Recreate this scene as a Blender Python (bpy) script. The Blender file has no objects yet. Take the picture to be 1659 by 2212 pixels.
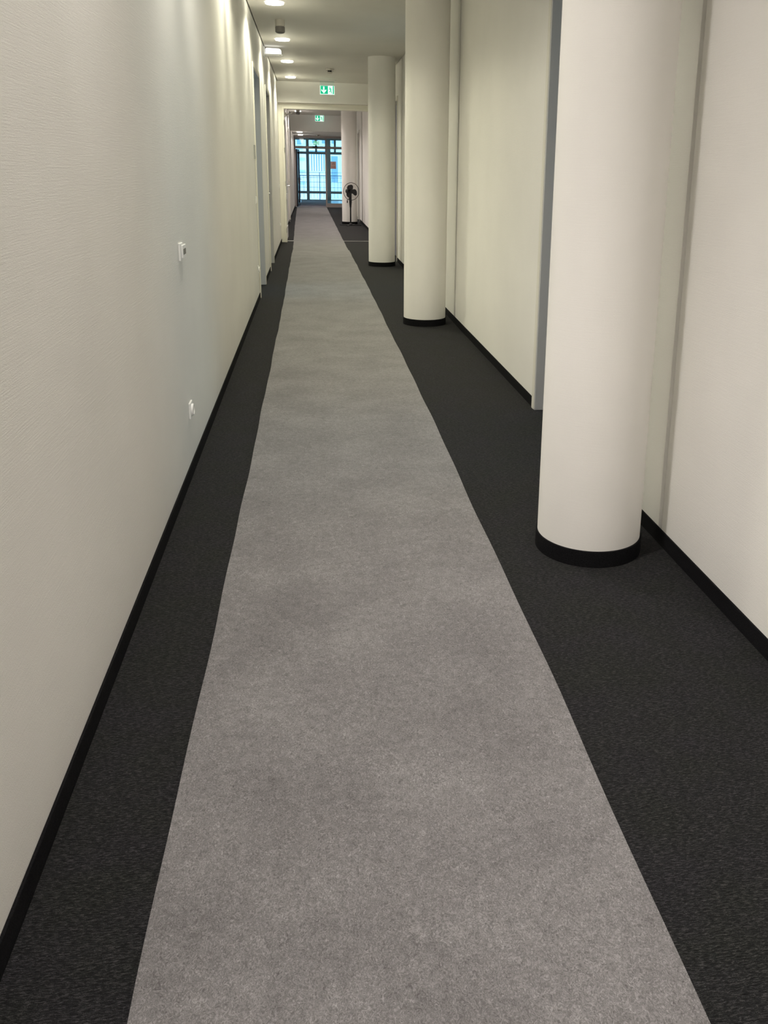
import bpy, bmesh, math, random
from mathutils import Matrix, Vector
R = math.radians
sc = bpy.context.scene
C = sc.collection
random.seed(7)

# ------------------------------------------------------------------ camera
F, CX, CY, PITCH, YAW, ROLL = 1840.52, 970.08, 837.88, 0.249613, 0.161289, 0.019359
CAMZ = 1.55
cd = bpy.data.cameras.new('camera')
cam = bpy.data.objects.new('camera', cd)
C.objects.link(cam)
cd.sensor_fit = 'VERTICAL'
cd.sensor_height = 24.0
cd.lens = F * 24.0 / 2212.0
cd.shift_x = (829.5 - CX) / 2212.0
cd.shift_y = (CY - 1106.0) / 2212.0
cd.clip_start = 0.02
cd.clip_end = 300
fwd = Vector((math.sin(YAW) * math.cos(PITCH), math.cos(YAW) * math.cos(PITCH), -math.sin(PITCH)))
rgt = Vector((math.cos(YAW), -math.sin(YAW), 0))
upv = rgt.cross(fwd)
r2 = rgt * math.cos(ROLL) + upv * math.sin(ROLL)
u2 = -rgt * math.sin(ROLL) + upv * math.cos(ROLL)
cam.matrix_world = Matrix(((r2.x, u2.x, -fwd.x, 0), (r2.y, u2.y, -fwd.y, 0), (r2.z, u2.z, -fwd.z, CAMZ), (0, 0, 0, 1)))
sc.camera = cam

# ------------------------------------------------------------------ world, exposure
w = bpy.data.worlds.new('overcast_sky')
sc.world = w
w.use_nodes = True
w.node_tree.nodes['Background'].inputs[0].default_value = (0.50, 0.77, 1.0, 1)
w.node_tree.nodes['Background'].inputs[1].default_value = 3.4
vs = sc.view_settings
vs.view_transform = 'Standard'
vs.look = 'None'
vs.exposure = 0.07
vs.gamma = 1.0
vs.use_curve_mapping = False
sc.cycles.max_bounces = 8
sc.cycles.adaptive_threshold = 0.03
sc.cycles.caustics_reflective = False
sc.cycles.caustics_refractive = False
sc.cycles.diffuse_bounces = 5
sc.cycles.transparent_max_bounces = 12
sc.cycles.sample_clamp_indirect = 6.0

def portal(loc, direction, sx, sy):
    l = bpy.data.lights.new('daylight_portal', 'AREA')
    l.shape = 'RECTANGLE'
    l.size, l.size_y = sx, sy
    l.cycles.is_portal = True
    o = bpy.data.objects.new('daylight_portal', l)
    C.objects.link(o)
    o.location = loc
    o.rotation_euler = Vector(direction).to_track_quat('-Z', 'Y').to_euler()
LAMP_W = 14.5          # one ceiling downlight
# photometric curves of the asymmetric reflector downlights, thrown away from the wall they stand close to:
# intensity against the angle from straight down, for the corridor side, along the corridor, and the near wall side
ANG = [0, 8, 15, 22, 30, 36, 43, 50, 57, 62, 66, 70, 75, 80, 88, 95, 102, 110, 120, 132, 180]
C_SIDE = [1.2, 1.35, 1.8, 2.15, 2.10, 1.60, 1.02, 0.64, 0.46, 0.36, 0.22, 0.08, 0.015, 0, 0.01, 0.05, 0.05, 0.035, 0.012, 0, 0]
C_LONG = [1.2, 1.12, 1.12, 1.15, 1.08, 0.95, 0.76, 0.60, 0.52, 0.45, 0.34, 0.16, 0.03, 0, 0.01, 0.05, 0.05, 0.035, 0.012, 0, 0]
C_WALL = [1.2, 0.95, 0.42, 0.20, 0.13, 0.12, 0.13, 0.16, 0.18, 0.18, 0.14, 0.06, 0.01, 0, 0.004, 0.03, 0.04, 0.03, 0.012, 0, 0]
ies_text = bpy.data.texts.new('downlight_photometry')
ies_text.write('IESNA:LM-63-1995\nTILT=NONE\n1 1000 1 %d 5 1 2 0 0 0\n1 1 1\n' % len(ANG))
ies_text.write(' '.join('%g' % a for a in ANG) + '\n0 90 180 270 360\n')
for cv in (C_SIDE, C_LONG, C_WALL, C_LONG, C_SIDE):
    ies_text.write(' '.join('%g' % (v * 100) for v in cv) + '\n')
LAMP_TURN = R(90)

# ------------------------------------------------------------------ dimensions (metres)
XL, XR, ZC = -0.637, 1.465, 3.253
Y0, YF, YG = -3.0, 18.76, 36.1          # behind the camera, fire door, glazed end
Y2, ZC3 = 30.0, 2.79                   # second lintel, lower ceiling behind it
BH = 0.069                             # carpet skirting height
WT = 0.25

# ------------------------------------------------------------------ materials
MATS = {}
def new_mat(name):
    m = bpy.data.materials.new(name)
    m.use_nodes = True
    nt = m.node_tree
    b = nt.nodes['Principled BSDF']
    MATS[name] = m
    return m, nt, b
def plain(name, col, rough=0.6, metal=0.0, spec=0.4):
    m, nt, b = new_mat(name)
    b.inputs['Base Color'].default_value = (*col, 1)
    b.inputs['Roughness'].default_value = rough
    b.inputs['Metallic'].default_value = metal
    b.inputs['Specular IOR Level'].default_value = spec
    n = nt.nodes.new('ShaderNodeTexNoise')
    n.inputs['Scale'].default_value = 60
    bp = nt.nodes.new('ShaderNodeBump')
    bp.inputs['Strength'].default_value = 0.02
    bp.inputs['Distance'].default_value = 0.002
    nt.links.new(n.outputs['Fac'], bp.inputs['Height'])
    nt.links.new(bp.outputs['Normal'], b.inputs['Normal'])
    return m
def emit(name, col, strength):
    m, nt, b = new_mat(name)
    b.inputs['Base Color'].default_value = (*[c * 0.8 for c in col], 1)
    b.inputs['Emission Color'].default_value = (*col, 1)
    b.inputs['Emission Strength'].default_value = strength
    b.inputs['Roughness'].default_value = 0.4
    return m
def noise(nt, co, scale, detail=3.0, rough=0.5, mapscale=None, dist=0.0):
    v = co
    if mapscale:
        mp = nt.nodes.new('ShaderNodeMapping')
        mp.inputs['Scale'].default_value = mapscale
        nt.links.new(co, mp.inputs['Vector'])
        v = mp.outputs[0]
    n = nt.nodes.new('ShaderNodeTexNoise')
    n.inputs['Scale'].default_value = scale
    n.inputs['Detail'].default_value = detail
    n.inputs['Roughness'].default_value = rough
    n.inputs['Distortion'].default_value = dist
    nt.links.new(v, n.inputs['Vector'])
    return n.outputs['Fac']
def ramp(nt, fac, stops):
    r = nt.nodes.new('ShaderNodeValToRGB')
    e = r.color_ramp.elements
    while len(e) < len(stops):
        e.new(0.5)
    for i, (p, c) in enumerate(stops):
        e[i].position = p
        e[i].color = (*c, 1)
    nt.links.new(fac, r.inputs['Fac'])
    return r.outputs['Color']
def mixc(nt, a, b, fac, mode='MIX'):
    m = nt.nodes.new('ShaderNodeMix')
    m.data_type = 'RGBA'
    m.blend_type = mode
    if isinstance(fac, float):
        m.inputs[0].default_value = fac
    else:
        nt.links.new(fac, m.inputs[0])
    nt.links.new(a, m.inputs[6])
    nt.links.new(b, m.inputs[7])
    return m.outputs[2]
def madd(nt, a, b, op='ADD', k=None):
    m = nt.nodes.new('ShaderNodeMath')
    m.operation = op
    nt.links.new(a, m.inputs[0])
    if k is None:
        nt.links.new(b, m.inputs[1])
    else:
        m.inputs[1].default_value = k
    return m.outputs[0]
def bump(nt, b, h, strength, distance):
    bp = nt.nodes.new('ShaderNodeBump')
    bp.inputs['Strength'].default_value = strength
    bp.inputs['Distance'].default_value = distance
    nt.links.new(h, bp.inputs['Height'])
    nt.links.new(bp.outputs['Normal'], b.inputs['Normal'])
def geo(nt):
    return nt.nodes.new('ShaderNodeNewGeometry').outputs['Position']

def wall_mat(name, col, ridges=0.5):
    m, nt, b = new_mat(name)
    p = geo(nt)
    n1 = noise(nt, p, 1.3, 3, 0.5)
    d = tuple(c * 0.965 for c in col)
    u = tuple(min(1, c * 1.025) for c in col)
    c = ramp(nt, n1, [(0.3, d), (0.7, u)])
    nt.links.new(c, b.inputs['Base Color'])
    b.inputs['Roughness'].default_value = 0.75
    b.inputs['Specular IOR Level'].default_value = 0.25
    r1 = noise(nt, p, 1.0, 3, 0.6, (9, 9, 260), 0.6)      # woven wallpaper: fine level threads
    r3 = noise(nt, p, 420, 2, 0.6)
    h = madd(nt, r1, r3)
    bump(nt, b, h, ridges, 0.0012)
    return m
wall_mat('wall_paint', (0.88, 0.865, 0.825))
wall_mat('column_paint', (0.88, 0.865, 0.825), 0.25)
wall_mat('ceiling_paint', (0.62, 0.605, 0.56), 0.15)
wall_mat('room_paint', (0.80, 0.80, 0.80), 0.1)
plain('gap_shade', (0.05, 0.045, 0.035), 0.9)
plain('frame_cream', (0.78, 0.76, 0.68), 0.45)
plain('frame_grey', (0.52, 0.52, 0.52), 0.4)
plain('leaf_grey', (0.30, 0.31, 0.36), 0.4)
plain('leaf_dark', (0.16, 0.17, 0.25), 0.35)
plain('leaf_pale', (0.66, 0.66, 0.66), 0.4)
plain('bronze_frame', (0.36, 0.32, 0.30), 0.35)
plain('dark_frame', (0.03, 0.03, 0.035), 0.35)
plain('facade_frame', (0.66, 0.64, 0.58), 0.4)
plain('chrome', (0.75, 0.75, 0.75), 0.2, 1.0)
plain('aluminium', (0.62, 0.61, 0.58), 0.35, 0.9)
plain('white_plastic', (0.93, 0.93, 0.91), 0.3)
plain('white_plastic_dim', (0.62, 0.61, 0.57), 0.45)
plain('detector_grey', (0.20, 0.19, 0.18), 0.5)
plain('detector_beige', (0.52, 0.50, 0.45), 0.5)
plain('black_plastic', (0.008, 0.008, 0.009), 0.35)
plain('lcd_grey', (0.10, 0.105, 0.10), 0.2)
plain('sign_plate', (0.42, 0.42, 0.40), 0.35, 0.5)
plain('sign_clear', (0.60, 0.60, 0.55), 0.3)
plain('guard_wire', (0.06, 0.06, 0.06), 0.35, 0.6)
plain('notice_red', (0.50, 0.29, 0.26), 0.7)
plain('notice_pale', (0.58, 0.44, 0.42), 0.7)
plain('mat_grey', (0.40, 0.34, 0.36), 0.95)
plain('rail_blue', (0.10, 0.17, 0.32), 0.4)
plain('house_wall', (0.70, 0.80, 0.84), 0.8)
plain('house_band', (0.40, 0.55, 0.70), 0.8)
plain('house_pane', (0.22, 0.36, 0.52), 0.25)
plain('curtain_white', (0.82, 0.88, 0.90), 0.8)
plain('paving', (0.55, 0.60, 0.62), 0.8)
plain('tile_pale', (0.62, 0.68, 0.72), 0.18)
emit('lamp_white', (1.0, 0.97, 0.88), 7.0)
emit('lamp_side', (1.0, 0.93, 0.78), 9.0)
emit('lamp_cover', (1.0, 1.0, 0.97), 1.3)
emit('sign_green', (0.0, 0.42, 0.22), 0.9)
emit('sign_white', (0.75, 1.0, 0.90), 0.95)

# skirting of dark carpet
m, nt, b = new_mat('skirting_carpet')
p = geo(nt)
c = ramp(nt, noise(nt, p, 260, 3, 0.6), [(0.35, (0.004, 0.004, 0.005)), (0.75, (0.016, 0.016, 0.017))])
nt.links.new(c, b.inputs['Base Color'])
b.inputs['Roughness'].default_value = 0.95
b.inputs['Specular IOR Level'].default_value = 0.1
bump(nt, b, noise(nt, p, 300, 3, 0.6), 0.5, 0.002)

# charcoal loop carpet
m, nt, b = new_mat('carpet')
p = geo(nt)
fine = noise(nt, p, 1.0, 4, 0.65, (75, 330, 330), 0.8)
fib = noise(nt, p, 520, 3, 0.7)
mixf = madd(nt, madd(nt, fine, None, 'MULTIPLY', 0.62), madd(nt, fib, None, 'MULTIPLY', 0.38))
c1 = ramp(nt, mixf, [(0.35, (0.002, 0.002, 0.0025)), (0.5, (0.0115, 0.0115, 0.0122)), (0.68, (0.085, 0.083, 0.083))])
tint = ramp(nt, noise(nt, p, 5.0, 2, 0.5), [(0.35, (0.92, 0.96, 0.88)), (0.65, (1.0, 0.98, 1.06))])
c = mixc(nt, c1, tint, 1.0, 'MULTIPLY')
nt.links.new(c, b.inputs['Base Color'])
b.inputs['Roughness'].default_value = 0.95
b.inputs['Specular IOR Level'].default_value = 0.12
b.inputs['Sheen Weight'].default_value = 0.03
bump(nt, b, mixf, 0.7, 0.004)

# grey needle fleece
m, nt, b = new_mat('fleece')
p = geo(nt)
f1 = noise(nt, p, 1.0, 6, 0.78, (120, 90, 100), 2.4)
f2 = noise(nt, p, 34, 4, 0.6, None, 0.6)
f3 = noise(nt, p, 3.0, 3, 0.5)
a1 = madd(nt, f1, None, 'MULTIPLY', 0.74)
a2 = madd(nt, f2, None, 'MULTIPLY', 0.13)
a3 = madd(nt, f3, None, 'MULTIPLY', 0.13)
tot = madd(nt, madd(nt, a1, a2), a3)
c1 = ramp(nt, tot, [(0.34, (0.062, 0.059, 0.060)), (0.5, (0.182, 0.175, 0.177)), (0.68, (0.41, 0.40, 0.405))])
nt.links.new(c1, b.inputs['Base Color'])
b.inputs['Roughness'].default_value = 1.0
b.inputs['Specular IOR Level'].default_value = 0.1
b.inputs['Sheen Weight'].default_value = 0.16
bump(nt, b, f1, 0.35, 0.003)

# window glass: clear with a grazing reflection
m = bpy.data.materials.new('glass')
m.use_nodes = True
MATS['glass'] = m
nt = m.node_tree
nt.nodes.clear()
o_ = nt.nodes.new('ShaderNodeOutputMaterial')
tr = nt.nodes.new('ShaderNodeBsdfTransparent')
tr.inputs[0].default_value = (0.90, 0.97, 0.97, 1)
gl = nt.nodes.new('ShaderNodeBsdfGlossy')
gl.inputs['Roughness'].default_value = 0.02
fr = nt.nodes.new('ShaderNodeFresnel')
fr.inputs[0].default_value = 1.45
mx = nt.nodes.new('ShaderNodeMixShader')
nt.links.new(fr.outputs[0], mx.inputs[0])
nt.links.new(tr.outputs[0], mx.inputs[1])
nt.links.new(gl.outputs[0], mx.inputs[2])
nt.links.new(mx.outputs[0], o_.inputs['Surface'])

# ------------------------------------------------------------------ mesh helpers
class MB:
    def __init__(s):
        s.bm = bmesh.new()
    def box(s, x0, x1, y0, y1, z0, z1):
        if x1 < x0: x0, x1 = x1, x0
        if y1 < y0: y0, y1 = y1, y0
        v = [s.bm.verts.new(p) for p in ((x0, y0, z0), (x1, y0, z0), (x1, y1, z0), (x0, y1, z0), (x0, y0, z1), (x1, y0, z1), (x1, y1, z1), (x0, y1, z1))]
        for f in ((0, 3, 2, 1), (4, 5, 6, 7), (0, 1, 5, 4), (1, 2, 6, 5), (2, 3, 7, 6), (3, 0, 4, 7)):
            s.bm.faces.new([v[i] for i in f])
        return s
    def lathe(s, prof, n=48, axis='Z', c=(0, 0, 0), closed=False):
        rings = []
        for r, h in prof:
            ring = []
            for i in range(n):
                a = 2 * math.pi * i / n
                q = (r * math.cos(a), r * math.sin(a), h)
                if axis == 'Y': q = (q[0], q[2], q[1])
                if axis == 'X': q = (q[2], q[0], q[1])
                ring.append(s.bm.verts.new((q[0] + c[0], q[1] + c[1], q[2] + c[2])))
            rings.append(ring)
        m = len(rings)
        for k in range(m if closed else m - 1):
            a, bb = rings[k], rings[(k + 1) % m]
            for i in range(n):
                j = (i + 1) % n
                s.bm.faces.new((a[i], a[j], bb[j], bb[i]))
        if not closed:
            s.bm.faces.new(rings[0][::-1])
            s.bm.faces.new(rings[-1])
        return s
    def tube(s, pts, r, n=8):
        pts = [Vector(p) for p in pts]
        rings = []
        for k, p in enumerate(pts):
            t = (pts[min(k + 1, len(pts) - 1)] - pts[max(k - 1, 0)]).normalized()
            a = t.orthogonal().normalized()
            if abs(t.z) < 0.9:
                a = t.cross(Vector((0, 0, 1))).normalized()
            bq = t.cross(a)
            rr = r[k] if isinstance(r, (list, tuple)) else r
            rings.append([s.bm.verts.new(p + a * rr * math.cos(2 * math.pi * i / n) + bq * rr * math.sin(2 * math.pi * i / n)) for i in range(n)])
        for k in range(len(rings) - 1):
            for i in range(n):
                j = (i + 1) % n
                s.bm.faces.new((rings[k][i], rings[k][j], rings[k + 1][j], rings[k + 1][i]))
        s.bm.faces.new(rings[0][::-1])
        s.bm.faces.new(rings[-1])
        return s
    def prism(s, poly, d0, d1, plane='XZ'):
        # polygon in a plane, extruded along the third axis
        def pt(u, v, d):
            return {'XZ': (u, d, v), 'XY': (u, v, d), 'YZ': (d, u, v)}[plane]
        a = [s.bm.verts.new(pt(u, v, d0)) for u, v in poly]
        bq = [s.bm.verts.new(pt(u, v, d1)) for u, v in poly]
        s.bm.faces.new(a)
        s.bm.faces.new(bq[::-1])
        for i in range(len(poly)):
            j = (i + 1) % len(poly)
            s.bm.faces.new((a[i], bq[i], bq[j], a[j]))
        return s
    def mesh(s, name, smooth=False):
        bmesh.ops.recalc_face_normals(s.bm, faces=s.bm.faces)
        me = bpy.data.meshes.new(name)
        s.bm.to_mesh(me)
        s.bm.free()
        if smooth:
            for q in me.polygons: q.use_smooth = True
            try:
                me.set_sharp_from_angle(angle=R(40))
            except Exception:
                pass
        return me
    def build(s, name, mat, parent=None, smooth=False, bevel=0.0, label=None):
        o = bpy.data.objects.new(name, s.mesh(name, smooth))
        C.objects.link(o)
        o.data.materials.append(MATS[mat])
        o.parent = parent
        if bevel:
            bv = o.modifiers.new('edge', 'BEVEL')
            bv.width = bevel
            bv.segments = 2
            bv.limit_method = 'ANGLE'
        if label: o['label'] = label
        return o
def tag(o, label, cat, group=None, kind=None):
    o['label'] = label
    o['category'] = cat
    if group: o['group'] = group
    if kind: o['kind'] = kind
    return o
def thing(name, label, cat, loc=(0, 0, 0), rz=0.0, group=None, kind=None):
    o = bpy.data.objects.new(name, None)
    o.empty_display_size = 0.1
    C.objects.link(o)
    o.location = loc
    o.rotation_euler = (0, 0, rz)
    return tag(o, label, cat, group, kind)
def copy_tree(o, parent=None):
    c = o.copy()
    C.objects.link(c)
    if parent: c.parent = parent
    for ch in list(o.children):
        copy_tree(ch, c)
    return c

# ------------------------------------------------------------------ the shell
# door openings: (side, y0, y1, head)
DL = [(10.62, 11.83, 2.67), (13.45, 14.58, 2.67), (26.0, 27.1, 2.62)]
DR = [(4.17, 5.37, 2.69), (14.90, 16.05, 2.69), (26.45, 27.6, 2.62)]

mb = MB().box(XL - 1.0, XR + 1.0, Y0 - 0.3, YG + 0.05, -0.12, 0.0)
tag(mb.build('floor', 'carpet'), 'charcoal loop carpet covering the corridor floor', 'floor', kind='structure')

def wall_run(x0, x1, y0, y1, doors, ztop=ZC + 0.2):
    m_ = MB()
    y = y0
    for a, bq, h in doors:
        m_.box(x0, x1, y, a, 0, ztop)
        m_.box(x0, x1, a, bq, h, ztop)
        y = bq
    m_.box(x0, x1, y, y1, 0, ztop)
    return m_
tag(wall_run(XL - WT, XL, Y0, YG + 0.1, DL).build('wall_left', 'wall_paint'), 'long cream papered corridor wall with the room thermostat', 'wall', kind='structure')

# right wall: a core with panels in front of it, parted by open joints beside the columns
PT = 0.022
wr = tag(wall_run(XR + PT, XR + WT, Y0, YG + 0.1, DR).build('wall_right', 'wall_paint'), 'cream panelled corridor wall behind the round columns', 'wall', kind='structure')
joints = [3.24, 8.725, 14.21, 19.70, 25.19, 30.0]
GW = 0.036
cuts = [Y0] + joints + [YG + 0.1]
for i in range(len(cuts) - 1):
    a = cuts[i] + (GW / 2 if i else 0)
    bq = cuts[i + 1] - (GW / 2 if i < len(cuts) - 2 else 0)
    ds = [d for d in DR if d[0] > a and d[1] < bq]
    wall_run(XR, XR + PT, a, bq, ds, ZC + 0.02).build('wall_panel', 'wall_paint', wr)

mb = MB().box(XL - WT, XR + WT, Y0 - 0.2, Y0, 0, ZC + 0.2)
tag(mb.build('wall_back', 'wall_paint'), 'plain cream wall closing the near end of the corridor', 'wall', kind='structure')

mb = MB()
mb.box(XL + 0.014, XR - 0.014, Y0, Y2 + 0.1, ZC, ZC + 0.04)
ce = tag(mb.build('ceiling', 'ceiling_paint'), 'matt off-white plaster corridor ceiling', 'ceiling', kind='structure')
MB().box(XL - WT, XR + WT, Y0, Y2 + 0.1, ZC + 0.06, ZC + 0.2).build('ceiling_void', 'gap_shade', ce)  # slab coloured dark: the shade inside the ceiling edge gap is painted in
mb = MB().box(XL, XR, Y2 + 0.15, YG + 0.05, ZC3, ZC3 + 0.1)
tag(mb.build('ceiling_lower', 'ceiling_paint'), 'lowered off-white ceiling in front of the glazed end doors', 'ceiling', kind='structure')

# lintels
mb = MB().box(XL, XR, YF - 0.12, YF + 0.20, 2.842, ZC)
tag(mb.build('wall_lintel', 'wall_paint'), 'cream wall strip above the fire door frame', 'wall', kind='structure')
mb = MB().box(XL, XR, Y2, Y2 + 0.18, 2.74, ZC)
tag(mb.build('wall_lintel_far', 'wall_paint'), 'beige wall strip above the passage to the glazed doors', 'wall', kind='structure')

# skirtings
def skirting(name, x, s, doors, y0, y1, label):
    m_ = MB()
    y = y0
    for a, bq, h in doors:
        m_.box(x, x - s * 0.008, y, a - 0.055, 0, BH)
        y = bq + 0.055
    m_.box(x, x - s * 0.008, y, y1, 0, BH)
    tag(m_.build(name, 'skirting_carpet', bevel=0.002), label, 'skirting', kind='structure')
skirting('baseboard_left', XL, -1, DL, Y0, YG, 'black carpet skirting along the thermostat wall')
skirting('baseboard_right', XR, 1, DR, Y0, YG, 'black carpet skirting along the panelled wall behind the columns')

# ------------------------------------------------------------------ doors
def handle(parent, x, y, z, s, ydir, mat='chrome'):
    # lever handle on a face at x whose normal points to -s
    h = MB()
    h.box(x, x - s * 0.008, y - 0.02, y + 0.02, z - 0.13, z + 0.06)
    h.tube([(x - s * 0.004, y, z), (x - s * 0.055, y, z), (x - s * 0.06, y + ydir * 0.02, z), (x - s * 0.06, y + ydir * 0.125, z)], 0.010, 8)
    return h.build('handle', mat, parent, smooth=True)
def side_door(name, side, y0, y1, zh, label, frame_mat, leaf_mat=None, leaf_open=False):
    X = XL if side < 0 else XR
    s = side
    d = thing(name, label, 'door', (X, (y0 + y1) / 2, 0), 0, None, 'structure')
    hw = (y1 - y0) / 2
    for q in (-1, 1):
        m_ = MB()
        m_.box(-s * 0.012, s * WT, q * hw, q * (hw - 0.02), 0, zh)
        m_.build('jamb', frame_mat, d, bevel=0.004)
        MB().box(-s * 0.016, 0, q * hw, q * (hw + 0.05), 0, zh + 0.05).build('casing', 'frame_cream', d, bevel=0.005)
    m_ = MB()
    m_.box(-s * 0.012, s * WT, -hw + 0.02, hw - 0.02, zh - 0.02, zh)
    m_.build('head', frame_mat, d, bevel=0.004)
    MB().box(-s * 0.016, 0, -hw, hw, zh, zh + 0.05).build('casing', 'frame_cream', d, bevel=0.005)
    if leaf_mat and not leaf_open:
        lf = MB().box(s * 0.065, s * 0.105, -hw + 0.022, hw - 0.022, 0.008, zh - 0.022).build('leaf', leaf_mat, d, bevel=0.003)
        handle(lf, s * 0.065, -hw + 0.11 if s > 0 else hw - 0.11, 1.14, s, 1 if s > 0 else -1)
    elif leaf_mat:
        lf = MB().box(s * 0.27, s * (0.27 + 2 * hw - 0.06), -hw + 0.0, -hw - 0.04, 0.008, zh - 0.022).build('leaf', leaf_mat, d, bevel=0.003)
        h = MB()
        xx = s * (0.27 + 2 * hw - 0.16)
        h.box(xx - 0.02, xx + 0.02, -hw, -hw + 0.008, 1.0, 1.2)
        h.tube([(xx, -hw, 1.12), (xx, -hw + 0.06, 1.12), (xx - s * 0.02, -hw + 0.065, 1.12), (xx - s * 0.12, -hw + 0.065, 1.12)], 0.010, 8)
        h.build('handle', 'chrome', lf, smooth=True)
    return d
side_door('door_1', -1, *DL[0], 'open doorway with pale blue-grey frame just past the light switch', 'frame_grey', 'leaf_pale', True)
side_door('door_2', -1, *DL[1], 'closed tall door with grey frame next to the fire door', 'frame_grey', 'leaf_grey')
side_door('door_3', 1, *DR[0], 'open doorway with grey frame in the panelled wall, half hidden by a round column', 'frame_grey', 'leaf_pale', True)
side_door('door_4', 1, *DR[1], 'closed dark blue-grey door behind the round column by the fire door', 'frame_cream', 'leaf_dark')
side_door('door_5', 1, *DR[2], 'closed grey door behind the column with the pedestal fan', 'frame_cream', 'leaf_grey')
side_door('door_6', -1, *DL[2], 'closed pale door beyond the open fire door leaf', 'frame_cream', 'leaf_pale')

# rooms behind the two open doorways, each with a window to the sky
def side_room(side, y0, y1, depth, tagname):
    X = (XL - WT) if side < 0 else (XR + WT)
    s = side
    xf = X + s * depth
    MBf = MB().box(X, xf, y0, y1, -0.11, -0.002)
    tag(MBf.build('floor_' + tagname, 'carpet'), 'carpet floor of the room behind the ' + tagname.replace('_', ' '), 'floor', kind='structure')
    mb = MB()
    mb.box(X, xf, y0 - 0.1, y0, 0, ZC)
    mb.box(X, xf, y1, y1 + 0.1, 0, ZC)
    mb.box(X, xf, y0, y1, ZC, ZC + 0.1)
    # outer wall with the window hole
    wy0, wy1, wz0, wz1 = (y0 + 0.4, y1 - 0.4, 0.8, 2.6) if s < 0 else (y0 + 0.6, y1 - 0.8, 1.1, 2.4)
    mb.box(xf, xf + s * 0.2, y0 - 0.1, y1 + 0.1, 0, wz0)
    mb.box(xf, xf + s * 0.2, y0 - 0.1, y1 + 0.1, wz1, ZC + 0.1)
    mb.box(xf, xf + s * 0.2, y0 - 0.1, wy0, wz0, wz1)
    mb.box(xf, xf + s * 0.2, wy1, y1 + 0.1, wz0, wz1)
    tag(mb.build('wall_' + tagname, 'room_paint'), 'white walls of the room behind the ' + tagname.replace('_', ' '), 'wall', kind='structure')
    wd = thing('window_2' if s < 0 else 'window_3', 'white framed window in the room behind the ' + tagname.replace('_', ' '), 'window', (xf + s * 0.1, (wy0 + wy1) / 2, wz0), 0, None, 'structure')
    hw, hh = (wy1 - wy0) / 2, wz1 - wz0
    f = MB()
    f.box(-0.03, 0.03, -hw, -hw + 0.06, 0, hh).box(-0.03, 0.03, hw - 0.06, hw, 0, hh).box(-0.03, 0.03, -hw + 0.06, hw - 0.06, 0, 0.06).box(-0.03, 0.03, -hw + 0.06, hw - 0.06, hh - 0.06, hh).box(-0.03, 0.03, -0.03, 0.03, 0.06, hh - 0.06)
    f.build('window_frame', 'white_plastic', wd)
    for q in (-1, 1):
        MB().box(-0.004, 0.004, q * 0.03, q * (hw - 0.06), 0.06, hh - 0.06).build('pane', 'glass', wd)
    portal((xf + s * 0.22, (wy0 + wy1) / 2, wz0 + hh / 2), (-s, 0, 0), 2 * hw, hh)
side_room(-1, 9.9, 12.6, 2.6, 'thermostat_wall_doorway')
side_room(1, 3.4, 6.4, 2.6, 'column_side_doorway')

# ------------------------------------------------------------------ fire door
fd = thing('door_7', 'wide cream fire door frame with its leaf standing open', 'door', (0, YF, 0), 0, None, 'structure')
OL, OR, OH = -0.515, 1.33, 2.725
for x0, x1, px in ((XL, OL, OL), (OR, XR, OR)):
    m_ = MB()
    m_.box(x0, x1, 0.0, 0.20, 0, 2.84)
    m_.box(px - 0.045 if px < 0 else px, px if px < 0 else px + 0.045, -0.016, 0.0, 0, OH + 0.045)
    m_.build('jamb', 'frame_cream', fd, bevel=0.004)
m_ = MB().box(OL, OR, 0, 0.20, OH, 2.84).box(OL, OR, -0.016, 0, OH, OH + 0.045)
m_.build('head', 'frame_cream', fd, bevel=0.004)
lx, lw = OL - 0.012, 1.22
m_ = MB()
m_.box(lx - 0.05, lx, 0.21, 0.21 + 0.13, 0.01, OH - 0.03)
m_.box(lx - 0.05, lx, 0.21 + lw - 0.15, 0.21 + lw, 0.01, OH - 0.03)
m_.box(lx - 0.05, lx, 0.34, 0.21 + lw - 0.15, 0.01, 0.28)
m_.box(lx - 0.05, lx, 0.34, 0.21 + lw - 0.15, 0.86, 0.98)
m_.box(lx - 0.05, lx, 0.34, 0.21 + lw - 0.15, OH - 0.18, OH - 0.03)
leaf = m_.build('leaf', 'leaf_pale', fd, bevel=0.003)
MB().box(lx - 0.03, lx - 0.02, 0.34, 0.21 + lw - 0.15, 0.28, 0.86).build('pane', 'glass', leaf)
MB().box(lx - 0.03, lx - 0.02, 0.34, 0.21 + lw - 0.15, 0.98, OH - 0.18).build('pane', 'glass', leaf)
h = MB()
hy = 0.21 + lw - 0.08
h.box(lx, lx + 0.01, hy - 0.022, hy + 0.022, 0.97, 1.20)
h.tube([(lx, hy, 1.15), (lx + 0.06, hy, 1.15), (lx + 0.068, hy - 0.02, 1.15), (lx + 0.068, hy - 0.14, 1.15)], 0.011, 8)
h.build('handle', 'chrome', leaf, smooth=True)
m_ = MB().box(lx, lx + 0.05, 0.30, 0.52, OH - 0.13, OH - 0.06)
m_.tube([(lx + 0.03, 0.45, OH - 0.095), (lx + 0.17, 0.42, OH - 0.06), (lx + 0.19, 0.24, OH - 0.05)], 0.012, 6)
m_.build('door_closer', 'aluminium', leaf)
for z in (0.25, 1.22, 1.9, 2.45):
    MB().lathe([(0.011, -0.05), (0.011, 0.05)], 10, 'Z', (OL - 0.004, -0.018, z)).build('hinge', 'aluminium', fd, smooth=True)
mb = MB().box(XL + 0.01, XR - 0.01, 19.09, 19.14, 0.0, 0.004)
tag(mb.build('trim_1', 'aluminium', bevel=0.001), 'thin metal carpet strip crossing the floor under the fire door', 'trim', kind='structure')

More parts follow.
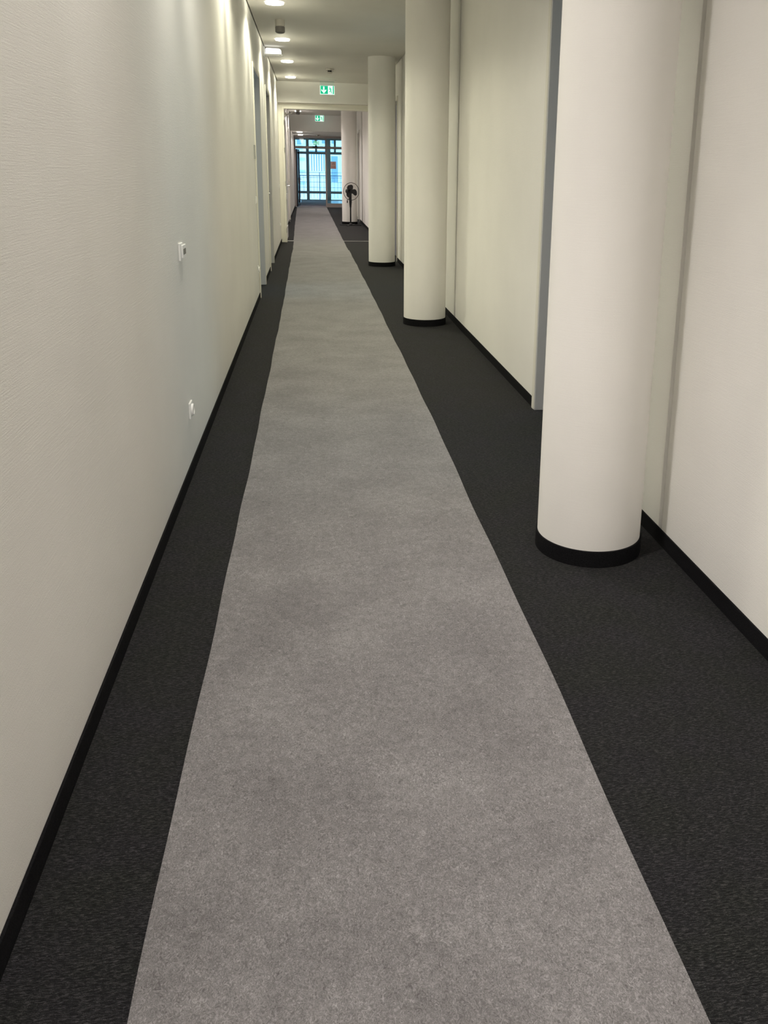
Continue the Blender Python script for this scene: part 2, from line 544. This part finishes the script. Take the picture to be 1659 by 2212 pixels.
# ------------------------------------------------------------------ glazed end partition
gp = thing('window_1', 'bronze metal glazed partition closing the end of the corridor', 'glazed partition', (0, YG, 0), 0, None, 'structure')
D0, D1 = -0.03, 0.03
GL, GM0, GM1 = -0.57, 0.604, 0.671
def bar(x0, x1, z0, z1, name, mat='bronze_frame', par=gp, d0=D0, d1=D1):
    return MB().box(x0, x1, d0, d1, z0, z1).build(name, mat, par, bevel=0.004)
bar(XL, GL, 0, ZC3, 'post')
bar(GM0, GM1, 0, ZC3 - 0.08, 'post')
bar(XR - 0.07, XR, 0, ZC3 - 0.08, 'post')
bar(GL, XR, ZC3 - 0.08, ZC3, 'top_rail')
bar(GL, GM0, 2.30, 2.40, 'transom')
bar(GM1, XR - 0.07, 2.30, 2.40, 'transom')
bar(GM1, XR - 0.07, 0.0, 0.155, 'kick_panel')
for x0, x1, z0, z1 in ((GL, GM0, 2.40, ZC3 - 0.08), (GM1, XR - 0.07, 2.40, ZC3 - 0.08), (GM1, XR - 0.07, 0.155, 2.30)):
    MB().box(x0, x1, -0.004, 0.004, z0, z1).build('pane', 'glass', gp)
MB().box(0.10, 0.29, -0.075, -0.031, 2.345, 2.40).build('door_closer', 'black_plastic', gp, bevel=0.004)
mb = MB().box(XL + 0.01, XR - 0.01, YG - 0.075, YG - 0.035, 0.0, 0.005)
tag(mb.build('trim_2', 'aluminium', bevel=0.001), 'thin metal threshold strip in front of the glazed partition', 'trim', kind='structure')

gd = thing('door_8', 'dark framed glass door leaf swung open at the end of the corridor', 'door', (GL + 0.02, YG + 0.03, 0), R(85.5), None, 'structure')
W2, H2 = 1.12, 2.28
fr_ = MB()
fr_.box(0, 0.085, -0.03, 0.03, 0.01, H2).box(W2 - 0.085, W2, -0.03, 0.03, 0.01, H2).box(0.085, W2 - 0.085, -0.03, 0.03, 0.01, 0.13).box(0.085, W2 - 0.085, -0.03, 0.03, H2 - 0.09, H2)
fr_.build('leaf_frame', 'dark_frame', gd, bevel=0.003)
MB().box(0.085, W2 - 0.085, -0.004, 0.004, 0.13, H2 - 0.09).build('pane', 'glass', gd)
h = MB()
h.box(W2 - 0.065, W2 - 0.02, -0.04, -0.03, 0.92, 1.16)
h.tube([(W2 - 0.042, -0.03, 1.09), (W2 - 0.042, -0.09, 1.09), (W2 - 0.06, -0.095, 1.09), (W2 - 0.18, -0.095, 1.09)], 0.012, 8)
h.build('handle', 'chrome', gd, smooth=True)

# ------------------------------------------------------------------ vestibule and outer facade
YO = 44.0
VX0, VX1 = -1.5, 1.75
mb = MB().box(VX0 - 0.3, VX1 + 0.3, YG + 0.05, YO + 0.1, -0.12, -0.001)
tag(mb.build('floor_vestibule', 'tile_pale'), 'pale glossy stone floor of the vestibule behind the glazed doors', 'floor', kind='structure')
mb = MB().box(VX0 - 0.2, VX0, YG + 0.1, YO, 0, 3.0)
tag(mb.build('wall_vestibule_left', 'room_paint'), 'white vestibule wall beside the open glass door leaf', 'wall', kind='structure')
mb = MB().box(VX1, VX1 + 0.2, YG + 0.1, YO, 0, 3.0)
tag(mb.build('wall_vestibule_right', 'room_paint'), 'white vestibule wall facing the open glass door leaf', 'wall', kind='structure')
mb = MB().box(VX0 - 0.2, VX1 + 0.2, YG + 0.1, YO + 0.1, 2.98, 3.1)
tag(mb.build('ceiling_vestibule', 'ceiling_paint'), 'vestibule ceiling with the hanging exit sign', 'ceiling', kind='structure')
mb = MB().box(VX0, XL - WT, YG, YG + 0.1, 0, 3.0).box(XR + WT, VX1, YG, YG + 0.1, 0, 3.0).box(XL - WT, XR + WT, YG + 0.04, YG + 0.1, ZC3, 3.0)
tag(mb.build('wall_vestibule_front', 'room_paint'), 'wall around the glazed partition seen from the vestibule', 'wall', kind='structure')
mb = MB().box(-0.46, 0.72, YG + 0.12, YO - 0.35, 0.0, 0.012)
tag(mb.build('entrance_mat', 'mat_grey', bevel=0.003), 'dark grey entrance mat on the pale stone vestibule floor', 'mat')

fc = thing('window_4', 'grey framed street facade glazing behind the vestibule', 'window', (0, YO, 0), 0, None, 'structure')
xs = [(VX0, VX0 + 0.12), (-0.19, -0.05), (0.75, 1.0), (VX1 - 0.12, VX1)]
for x0, x1 in xs:
    MB().box(x0, x1, -0.05, 0.05, 0, 2.98).build('mullion', 'facade_frame', fc, bevel=0.004)
zs = [(0.0, 0.03), (0.32, 0.44), (2.21, 2.33), (2.88, 2.98)]
for i in range(3):
    xa, xb = xs[i][1], xs[i + 1][0]
    for z0, z1 in zs:
        MB().box(xa, xb, -0.05, 0.05, z0, z1).build('rail', 'facade_frame', fc)
    for k in range(3):
        MB().box(xa, xb, -0.004, 0.004, zs[k][1], zs[k + 1][0]).build('pane', 'glass', fc)
for x in (0.30, 1.22):
    MB().box(x - 0.05, x + 0.05, -0.04, 0.04, 2.33, 2.88).build('mullion', 'facade_frame', fc)
portal((0.1, YO + 0.3, 1.5), (0, -1, 0), 3.2, 2.9)
nb = thing('paper_notice', 'faded red and pink paper notice stuck to the glazed partition', 'notice', (0.93, YG - 0.009, 1.53))
MB().box(-0.11, 0.11, 0, 0.003, 0, 0.29).build('sheet', 'notice_pale', nb)
MB().box(-0.10, 0.085, -0.002, 0, 0.02, 0.12).build('print', 'notice_red', nb)
MB().prism([(-0.075 + 0.16 * t_ / 10, 0.16 + 0.10 * math.sin(math.pi * t_ / 10)) for t_ in range(11)], -0.002, 0.0).build('print', 'notice_red', nb)

# outside: paving, railing, house across the street
mb = MB().box(-14, 14, YO + 0.12, 75, -0.15, -0.02)
tag(mb.build('paving', 'paving'), 'pale paving outside the glazed facade', 'paving', kind='structure')
rl = thing('railing', 'dark blue metal railing standing outside the facade glazing', 'railing', (0, YO + 0.9, -0.02))
for z in (0.62, 0.88, 1.10, 1.20, 1.35):
    MB().tube([(-2.2, 0, z), (2.4, 0, z)], 0.022 if z == 1.20 else 0.010, 6).build('rail', 'rail_blue', rl, smooth=True)
for x in (-1.9, -0.75, 0.455, 1.6):
    MB().tube([(x, 0, 0), (x, 0, 1.37)], 0.020, 6).build('post', 'rail_blue', rl, smooth=True)
x = -1.7
while x < 2.3:
    if min(abs(x - q) for q in (-1.9, -0.75, 0.455, 1.6)) > 0.05:
        MB().tube([(x, 0, 0.1), (x, 0, 1.19)], 0.008, 5).build('baluster', 'rail_blue', rl)
    x += 0.17

YB = 60.0
hs = thing('building', 'pale blue town house across the street beyond the railing', 'building', (0, YB, 0))
m_ = MB().box(-9, 9, 0.1, 6, 0, 9)
m_.build('wall', 'house_wall', hs)
for z in (0.5, 1.25, 2.05, 2.75, 3.5):
    MB().box(-9, -0.35, 0.02, 0.1, z, z + 0.16).build('string_course', 'house_band', hs)
for x0, x1, z0, z1 in ((-0.1, 1.15, 1.3, 2.75), (1.35, 1.9, 0.6, 2.4), (-0.9, -0.5, 3.0, 4.1), (0.1, 0.6, 3.1, 4.2), (0.75, 1.2, 3.1, 4.2), (1.4, 1.8, 3.1, 4.2), (-3.2, -2.0, 1.3, 2.6), (3.0, 4.2, 1.3, 2.6)):
    wn = MB().box(x0, x1, 0.06, 0.1, z0, z1).build('window', 'white_plastic', hs)
    MB().box(x0 + 0.05, x1 - 0.05, 0.04, 0.06, z0 + 0.05, z1 - 0.05).build('pane', 'house_pane', wn)
    if x0 == -0.1:
        k = 0
        xx = x0 + 0.07
        while xx < x1 - 0.12:
            MB().prism([(xx, z0 + 0.06), (xx + 0.10, z0 + 0.06), (xx + 0.085, z1 - 0.2), (xx + 0.015, z1 - 0.2)], 0.0, 0.035).build('curtain_fold', 'curtain_white', wn)
            xx += 0.165

# ------------------------------------------------------------------ columns
CR = 0.2165
def column(x, y, label, ztop=ZC):
    c = thing('column', label, 'column', (x, y, 0), 0, 'round columns along the panelled wall')
    MB().lathe([(CR, 0.0), (CR, ztop)], 96).build('shaft', 'column_paint', c, smooth=True)
    MB().lathe([(CR, 0.0), (CR + 0.007, 0.0), (CR + 0.007, BH - 0.002), (CR + 0.005, BH), (CR, BH)], 96, closed=True).build('base_band', 'skirting_carpet', c, smooth=True, label='black carpet band')
column(1.145, 3.252, 'cream round column standing beside the open doorway with grey frame')
column(1.146, 8.734, 'cream round column between the open doorway and the dark blue-grey door')
column(1.144, 14.25, 'cream round column in front of the dark blue-grey door')
column(1.10, 25.27, 'round column behind the black pedestal fan')

# ------------------------------------------------------------------ fleece runner
def lerp_edge(pts, y):
    for (xa, ya), (xb, yb) in zip(pts, pts[1:]):
        if y <= yb:
            return xa + (xb - xa) * (y - ya) / (yb - ya)
    return pts[-1][0]
def runner(left, right, y0, y1, label, step):
    n = int((y1 - y0) / step)
    m_ = MB()
    bm = m_.bm
    cols = 10
    T = 0.005
    top, bot = [], []
    for i in range(n + 1):
        y = y0 + (y1 - y0) * i / n
        xa = lerp_edge(left, y) + 0.0025 * math.sin(y * 3.1) + 0.0015 * math.sin(y * 7.7)
        xb = lerp_edge(right, y) + 0.0025 * math.sin(y * 2.7 + 1) + 0.0018 * math.sin(y * 6.3)
        rt, rb = [], []
        for k in range(cols + 1):
            x = xa + (xb - xa) * k / cols
            z = T + 0.0012 * (1 + math.sin(y * 2.1 + 3 * x)) * (0.5 + 0.5 * math.sin(y * 0.9 + 1.3))
            rt.append(bm.verts.new((x, y, z)))
            rb.append(bm.verts.new((x, y, 0.0005)))
        top.append(rt)
        bot.append(rb)
    for i in range(n):
        for k in range(cols):
            bm.faces.new((top[i][k], top[i][k + 1], top[i + 1][k + 1], top[i + 1][k]))
            bm.faces.new((bot[i][k], bot[i + 1][k], bot[i + 1][k + 1], bot[i][k + 1]))
        bm.faces.new((top[i][0], top[i + 1][0], bot[i + 1][0], bot[i][0]))
        bm.faces.new((top[i][cols], bot[i][cols], bot[i + 1][cols], top[i + 1][cols]))
    for i in (0, n):
        for k in range(cols):
            bm.faces.new((top[i][k], bot[i][k], bot[i][k + 1], top[i][k + 1]))
    tag(m_.build('fleece_runner', 'fleece', smooth=True), label, 'carpet runner', 'grey fleece runner lengths')
RL1 = [(-0.368, -3), (-0.365, 1.3), (-0.366, 1.95), (-0.352, 3.5), (-0.347, 5.4), (-0.345, 6.9), (-0.344, 9.7), (-0.366, 15.2), (-0.371, 17)]
RR1 = [(0.705, -3), (0.711, 1.16), (0.724, 2.34), (0.728, 2.92), (0.742, 5.06), (0.748, 6.1), (0.744, 8.4), (0.744, 10.7), (0.718, 16.6), (0.716, 17)]
RL2 = [(-0.361, 16.8), (-0.453, 24.3), (-0.545, 34), (-0.562, 36)]
RR2 = [(0.703, 16.8), (0.687, 20.3), (0.631, 36)]
runner(RL1, RR1, -2.6, 16.92, 'long light grey fleece runner passing the thermostat wall', 0.1)
runner(RL2, RR2, 16.93, 35.75, 'grey fleece runner length passing through the fire door to the glazed end', 0.15)

# ------------------------------------------------------------------ ceiling downlights
def make_downlight():
    d = bpy.data.objects.new('downlight', None)
    d.empty_display_size = 0.1
    C.objects.link(d)
    MB().lathe([(0.0985, 0.0), (0.0985, -0.003), (0.116, -0.0028), (0.122, -0.001), (0.122, 0.0)], 48, closed=True).build('trim_ring', 'white_plastic_dim', d, smooth=True)
    MB().lathe([(0.097, 0.0), (0.097, -0.019)], 48).build('diffuser_rim', 'lamp_side', d, smooth=True)
    MB().lathe([(0.097, -0.0192), (0.094, -0.022), (0.085, -0.024), (0.04, -0.0255), (0.001, -0.026)], 48).build('diffuser', 'lamp_white', d, smooth=True)
    return d
def lamp(parent, col, power):
    l = bpy.data.lights.new('lamp', 'POINT')
    l.shadow_soft_size = 0.085
    l.energy = power
    l.color = col
    l.use_nodes = True
    nt = l.node_tree
    e = nt.nodes['Emission']
    t = nt.nodes.new('ShaderNodeTexIES')
    t.mode = 'INTERNAL'
    t.ies = ies_text
    t.inputs['Strength'].default_value = 1.0
    nt.links.new(t.outputs[0], e.inputs['Strength'])
    o = bpy.data.objects.new('lamp', l)
    C.objects.link(o)
    o.parent = parent
    o.location = (0, 0, -0.11)
    o.rotation_euler = (0, 0, LAMP_TURN)
base_light = make_downlight()
WARM, NEUT, PINK = (1.0, 0.96, 0.74), (1.0, 0.935, 0.885), (1.0, 0.90, 0.84)
G1, G2, G3 = 'round downlights in the main corridor ceiling', 'round downlights beyond the fire door', 'round downlights in the lowered ceiling by the glazed end'
LS = [(-0.34, y, ZC, NEUT if y < 4 else ((1.0, 0.95, 0.81) if y < 6 else WARM), 1.06 if y < 4 else (1.35 if y > 17 else 1.0), G1, 'round glowing downlight in the main corridor ceiling near the thermostat wall') for y in (-2.95 + 2.58 * 0.2, -0.35, 2.23, 4.80, 7.38, 9.96, 12.66, 15.16, 17.70)]
LS += [(-0.345, y, ZC, PINK, 1.0, G2, 'round glowing downlight in the high ceiling beyond the fire door') for y in (20.3, 22.9, 25.4, 28.0)]
LS += [(-0.35, y, ZC3, PINK, 0.8, G3, 'round glowing downlight in the lowered ceiling by the glazed end') for y in (32.0, 34.7)]
for i, (x, y, z, col, k, g, lab) in enumerate(LS):
    o = base_light if i == 0 else copy_tree(base_light)
    o.location = (x, y, z)
    lab = {17.70: 'round downlight next to the wall strip with the hanging exit sign', 15.16: 'round downlight between the emergency light and the exit sign wall',
           12.66: 'round downlight between the grey canister detector and the emergency light', 9.96: 'round downlight just before the canister detector in the main ceiling',
           28.0: 'round downlight half hidden by the canister detector beyond the fire door', 32.0: 'round downlight in the lowered ceiling next to the beige wall strip',
           34.7: 'round downlight in the lowered ceiling next to the glazed partition'}.get(y, lab)
    tag(o, lab, 'downlight', g)
for o, (x, y, z, col, k, g, lab) in zip([base_light] + [q for q in C.objects if q.name.startswith('downlight.')], LS):
    lamp(o, col, LAMP_W * k)

# ------------------------------------------------------------------ ceiling fittings
def canister(x, y, z, label):
    t = thing('ceiling_detector', label, 'detector', (x, y, z))
    MB().lathe([(0.056, 0.0), (0.056, -0.075)], 32).build('mount', 'detector_beige', t, smooth=True)
    MB().lathe([(0.050, -0.075), (0.050, -0.080), (0.057, -0.082), (0.057, -0.138), (0.045, -0.148), (0.02, -0.155)], 32).build('body', 'detector_grey', t, smooth=True)
canister(-0.322, 11.10, ZC, 'grey canister detector hanging from the main corridor ceiling between downlights')
canister(-0.33, 27.3, ZC, 'grey canister detector on the high ceiling beyond the fire door')
def smoke(x, y, z, label):
    t = thing('smoke_detector', label, 'smoke detector', (x, y, z))
    MB().lathe([(0.075, 0.0), (0.075, -0.018), (0.066, -0.026)], 32).build('base', 'detector_beige', t, smooth=True)
    MB().lathe([(0.036, -0.026), (0.036, -0.052)], 24).build('sensor_gap', 'black_plastic', t, smooth=True)
    MB().lathe([(0.050, -0.052), (0.052, -0.062), (0.042, -0.074), (0.015, -0.080)], 32).build('cap', 'detector_beige', t, smooth=True)
smoke(0.375, 16.15, ZC, 'small round smoke detector on the ceiling in front of the exit sign')
smoke(0.33, 34.4, ZC3, 'small round smoke detector on the lowered ceiling by the glazed end')

# ------------------------------------------------------------------ exit signs
def exit_sign(x, y, ztop, wd, ht, drop, label, housing=True):
    t = thing('exit_sign', label, 'exit sign', (x, y, ztop))
    if housing:
        MB().box(-wd * 0.55, wd * 0.62, -0.03, 0.03, -0.022, 0).build('housing', 'white_plastic_dim', t, bevel=0.003)
        MB().box(-wd / 2, wd / 2, -0.004, 0.004, -drop, -0.022).build('hanger', 'glass', t)
    else:
        for q in (-1, 1):
            MB().tube([(q * wd * 0.4, 0, 0), (q * wd * 0.4, 0, -drop)], 0.004, 6).build('hanger', 'aluminium', t)
    z1, z0 = -drop, -drop - ht
    MB().box(-wd / 2, wd / 2, -0.006, 0.006, z0, z1).build('panel', 'sign_white', t)
    e = ht * 0.06
    f = -0.0075
    # green field left with arrow, green edges of the doorway right
    MB().box(-wd / 2 + e, wd * 0.05, f, -0.006, z0 + e, z1 - e * 0.3).build('green_field', 'sign_green', t)
    MB().box(wd * 0.385, wd / 2 - e, f, -0.006, z0 + e, z1 - e * 0.3).build('green_field', 'sign_green', t)
    cx, cz, a = -wd * 0.235, (z0 + z1) / 2, ht * 0.40
    sh = a * 0.20
    MB().prism([(cx - sh, cz + a), (cx + sh, cz + a), (cx + sh, cz - a * 0.25), (cx + a * 0.62, cz + a * 0.20), (cx + a * 0.80, cz - a * 0.05), (cx, cz - a * 0.98), (cx - a * 0.80, cz - a * 0.05), (cx - a * 0.62, cz + a * 0.20), (cx - sh, cz - a * 0.25)], f - 0.0015, f).build('arrow', 'sign_white', t)
    # running figure
    fx, fz, s = wd * 0.215, cz, ht
    g = MB()
    g.lathe([(s * 0.065, 0), (s * 0.065, 0.0015)], 12, 'Y', (fx - s * 0.06, f - 0.0015, fz + s * 0.33))
    g.prism([(fx - s * 0.09, fz + s * 0.25), (fx + s * 0.02, fz + s * 0.24), (fx + s * 0.10, fz + s * 0.0), (fx + s * 0.0, fz - s * 0.04)], f - 0.0015, f)
    g.prism([(fx + s * 0.00, fz - s * 0.03), (fx + s * 0.10, fz + s * 0.0), (fx - s * 0.05, fz - s * 0.22), (fx - s * 0.17, fz - s * 0.24), (fx - s * 0.17, fz - s * 0.18), (fx - s * 0.09, fz - s * 0.16)], f - 0.0015, f)
    g.prism([(fx + s * 0.02, fz - s * 0.02), (fx + s * 0.10, fz + s * 0.01), (fx + s * 0.13, fz - s * 0.18), (fx + s * 0.20, fz - s * 0.36), (fx + s * 0.12, fz - s * 0.36), (fx + s * 0.05, fz - s * 0.18)], f - 0.0015, f)
    g.prism([(fx - s * 0.08, fz + s * 0.24), (fx - s * 0.20, fz + s * 0.06), (fx - s * 0.14, fz + s * 0.04), (fx - s * 0.03, fz + s * 0.16)], f - 0.0015, f)
    g.prism([(fx + s * 0.02, fz + s * 0.23), (fx + s * 0.17, fz + s * 0.12), (fx + s * 0.14, fz + s * 0.07), (fx + s * 0.03, fz + s * 0.14)], f - 0.0015, f)
    g.build('running_figure', 'sign_green', t)
exit_sign(0.365, 18.05, ZC, 0.285, 0.165, 0.115, 'lit green and white exit sign hanging in front of the wall above the fire door')
exit_sign(0.335, 29.6, ZC, 0.285, 0.185, 0.03, 'lit exit sign high on the beige wall strip beyond the fire door')
exit_sign(0.265, 37.1, 2.98, 0.235, 0.165, 0.345, 'lit exit sign hanging in the vestibule behind the glass partition', False)

# ------------------------------------------------------------------ emergency light on the left wall
em = thing('emergency_light', 'white emergency light projecting from the wall below the ceiling', 'emergency light', (XL, 13.45, 3.10))
MB().box(0, 0.018, -0.07, 0.07, 0.0, 0.14).build('wall_plate', 'white_plastic', em, bevel=0.006)
MB().box(0.018, 0.278, -0.05, 0.05, 0.012, 0.042).build('tray', 'white_plastic', em, bevel=0.006)
MB().prism([(0.03, 0.042), (0.258, 0.042), (0.252, 0.10), (0.225, 0.118), (0.05, 0.122), (0.03, 0.11)], -0.042, 0.042).build('lamp_cover', 'lamp_cover', em, bevel=0.006)
MB().box(0.235, 0.243, -0.052, -0.050, 0.020, 0.030).build('indicator', 'detector_grey', em)

# ------------------------------------------------------------------ wall fittings
th = thing('thermostat', 'white room thermostat with small dark display on the long cream wall', 'thermostat', (XL, 4.345, 1.10))
MB().box(0, 0.010, -0.048, 0.040, 0.0, 0.085).build('back_plate', 'white_plastic', th, bevel=0.003)
md = MB().box(0.010, 0.019, -0.022, 0.080, 0.012, 0.074).build('module', 'white_plastic', th, bevel=0.002)
MB().box(0.019, 0.0200, -0.012, 0.068, 0.028, 0.056).build('display', 'lcd_grey', md, label='dark grey display')
def socket(name, y, z, label, cat, kind='socket'):
    t = thing(name, label, cat, (XL, y, z))
    MB().box(0, 0.010, -0.042, 0.042, -0.042, 0.042).build('frame_plate', 'white_plastic', t, bevel=0.004)
    if kind == 'socket':
        MB().lathe([(0.031, 0.010), (0.031, 0.020), (0.024, 0.021), (0.0225, 0.010)], 32, 'X', closed=True).build('collar', 'white_plastic', t, smooth=True)
        MB().lathe([(0.0225, 0.010), (0.0225, 0.0115)], 24, 'X').build('inset', 'white_plastic_dim', t, smooth=True)
        for q in (-1, 1):
            MB().lathe([(0.0028, 0.0115), (0.0028, 0.0122)], 10, 'X', (0, q * 0.0095, 0)).build('contact_hole', 'black_plastic', t)
    else:
        MB().prism([(-0.030, -0.030), (0.030, -0.030), (0.030, 0.030), (-0.030, 0.030)], 0.010, 0.017, 'YZ').build('rocker', 'white_plastic', t, bevel=0.003)
    return t
socket('power_socket', 4.37, 0.335, 'white power socket low on the long wall below the thermostat', 'socket')
socket('light_switch', 10.38, 1.175, 'white light switch just before the open blue-grey doorway', 'light switch', 'switch')
socket('power_socket', 10.36, 0.375, 'white power socket low on the wall under the light switch', 'socket')
socket('light_switch', 18.10, 1.18, 'white light switch beside the fire door frame', 'light switch', 'switch')
socket('power_socket', 18.08, 0.41, 'white power socket low beside the fire door frame', 'socket')
for y, lab in ((10.47, 'small grey room sign on the wall before the open blue-grey doorway'), (14.72, 'small grey room sign between the closed door and the fire door')):
    t = thing('room_sign', lab, 'sign', (XL, y, 1.64))
    MB().box(0, 0.010, -0.07, 0.07, 0, 0.155).build('plate', 'sign_plate', t, bevel=0.002)
    MB().box(0.010, 0.0112, -0.055, 0.055, 0.03, 0.125).build('insert', 'white_plastic_dim', t)

# ------------------------------------------------------------------ pedestal fan
fan = thing('pedestal_fan', 'black pedestal fan with round wire guard in front of the far column', 'fan', (1.095, 24.56, 0), R(24))
for a in (45, 135):
    m_ = MB()
    m_.box(-0.32, 0.32, -0.025, 0.025, 0.0, 0.022)
    o = m_.build('foot', 'black_plastic', fan, bevel=0.006)
    o.rotation_euler = (0, 0, R(a))
MB().lathe([(0.055, 0.02), (0.05, 0.04), (0.022, 0.06)], 24).build('foot_hub', 'black_plastic', fan, smooth=True)
MB().lathe([(0.021, 0.05), (0.021, 0.52)], 16).build('pole', 'black_plastic', fan, smooth=True)
MB().lathe([(0.026, 0.50), (0.028, 0.54), (0.036, 0.64), (0.036, 0.70), (0.028, 0.72)], 20).build('pole_sleeve', 'black_plastic', fan, smooth=True)
MB().box(-0.03, 0.03, -0.02, 0.06, 0.70, 0.86).build('neck', 'black_plastic', fan, bevel=0.008)
FZ = 0.935
MB().lathe([(0.03, -0.03), (0.075, -0.01), (0.085, 0.06), (0.07, 0.15), (0.03, 0.18)], 28, 'Y', (0, 0.03, FZ)).build('motor_housing', 'black_plastic', fan, smooth=True)
MB().tube([(-0.09, 0.02, 0.72), (-0.09, 0.02, 0.66), (-0.09, 0.02, 0.62)], [0.006, 0.016, 0.014], 8).build('switch_knob', 'black_plastic', fan, smooth=True)
bl = MB()
bl.lathe([(0.03, -0.03), (0.048, -0.02), (0.05, 0.02)], 24, 'Y', (0, -0.055, FZ))
bl.build('blade_hub', 'black_plastic', fan, smooth=True)
for k in range(3):
    a0 = R(118 + 120 * k)
    m_ = MB()
    bm = m_.bm
    rows = []
    for i in range(7):
        r = 0.035 + (0.185 - 0.035) * i / 6
        wv = 0.030 + 0.062 * math.sin(math.pi * min(1, (i / 6) ** 0.8) * 0.62)
        if i == 6: wv *= 0.55
        row = []
        for j in range(6):
            q = -1 + 2 * j / 5
            ang = a0 + q * wv / max(r, 0.06) - 0.25 * (i / 6)
            dy = -0.055 + 0.022 * q
            row.append((r * math.cos(ang), dy, FZ + r * math.sin(ang)))
        rows.append(row)
    V1 = [[bm.verts.new(p_) for p_ in row] for row in rows]
    V2 = [[bm.verts.new((p_[0], p_[1] + 0.004, p_[2])) for p_ in row] for row in rows]
    for i in range(6):
        for j in range(5):
            bm.faces.new((V1[i][j], V1[i][j + 1], V1[i + 1][j + 1], V1[i + 1][j]))
            bm.faces.new((V2[i][j], V2[i + 1][j], V2[i + 1][j + 1], V2[i][j + 1]))
        for j in (0, 5):
            bm.faces.new((V1[i][j], V1[i + 1][j], V2[i + 1][j], V2[i][j]))
    for i in (0, 6):
        for j in range(5):
            bm.faces.new((V1[i][j], V1[i][j + 1], V2[i][j + 1], V2[i][j]))
    m_.build('blade', 'black_plastic', fan, smooth=True)
GRD = 0.238
def ring(r, y, t, n=64):
    prof = [(r + t * math.cos(2 * math.pi * i / 8), y + t * math.sin(2 * math.pi * i / 8)) for i in range(8)]
    return prof
MB().lathe(ring(GRD, -0.05, 0.0075), 64, 'Y', (0, 0, FZ), closed=True).build('guard_rim', 'black_plastic', fan, smooth=True)
for yy, nm in ((-0.115, 'front_guard'), (0.02, 'rear_guard')):
    m_ = MB()
    for i in range(44):
        a = 2 * math.pi * i / 44
        m_.tube([(0.055 * math.cos(a), yy, FZ + 0.055 * math.sin(a)), (0.17 * math.cos(a), yy, FZ + 0.17 * math.sin(a)), (GRD * math.cos(a), -0.05, FZ + GRD * math.sin(a))], 0.0009, 4)
    m_.lathe(ring(0.055, yy, 0.003), 32, 'Y', (0, 0, FZ), closed=True)
    o = m_.build(nm, 'guard_wire', fan)
    o['kind'] = 'stuff'
MB().lathe([(0.001, -0.121), (0.05, -0.119), (0.052, -0.112)], 24, 'Y', (0, 0, FZ)).build('badge', 'black_plastic', fan, smooth=True)
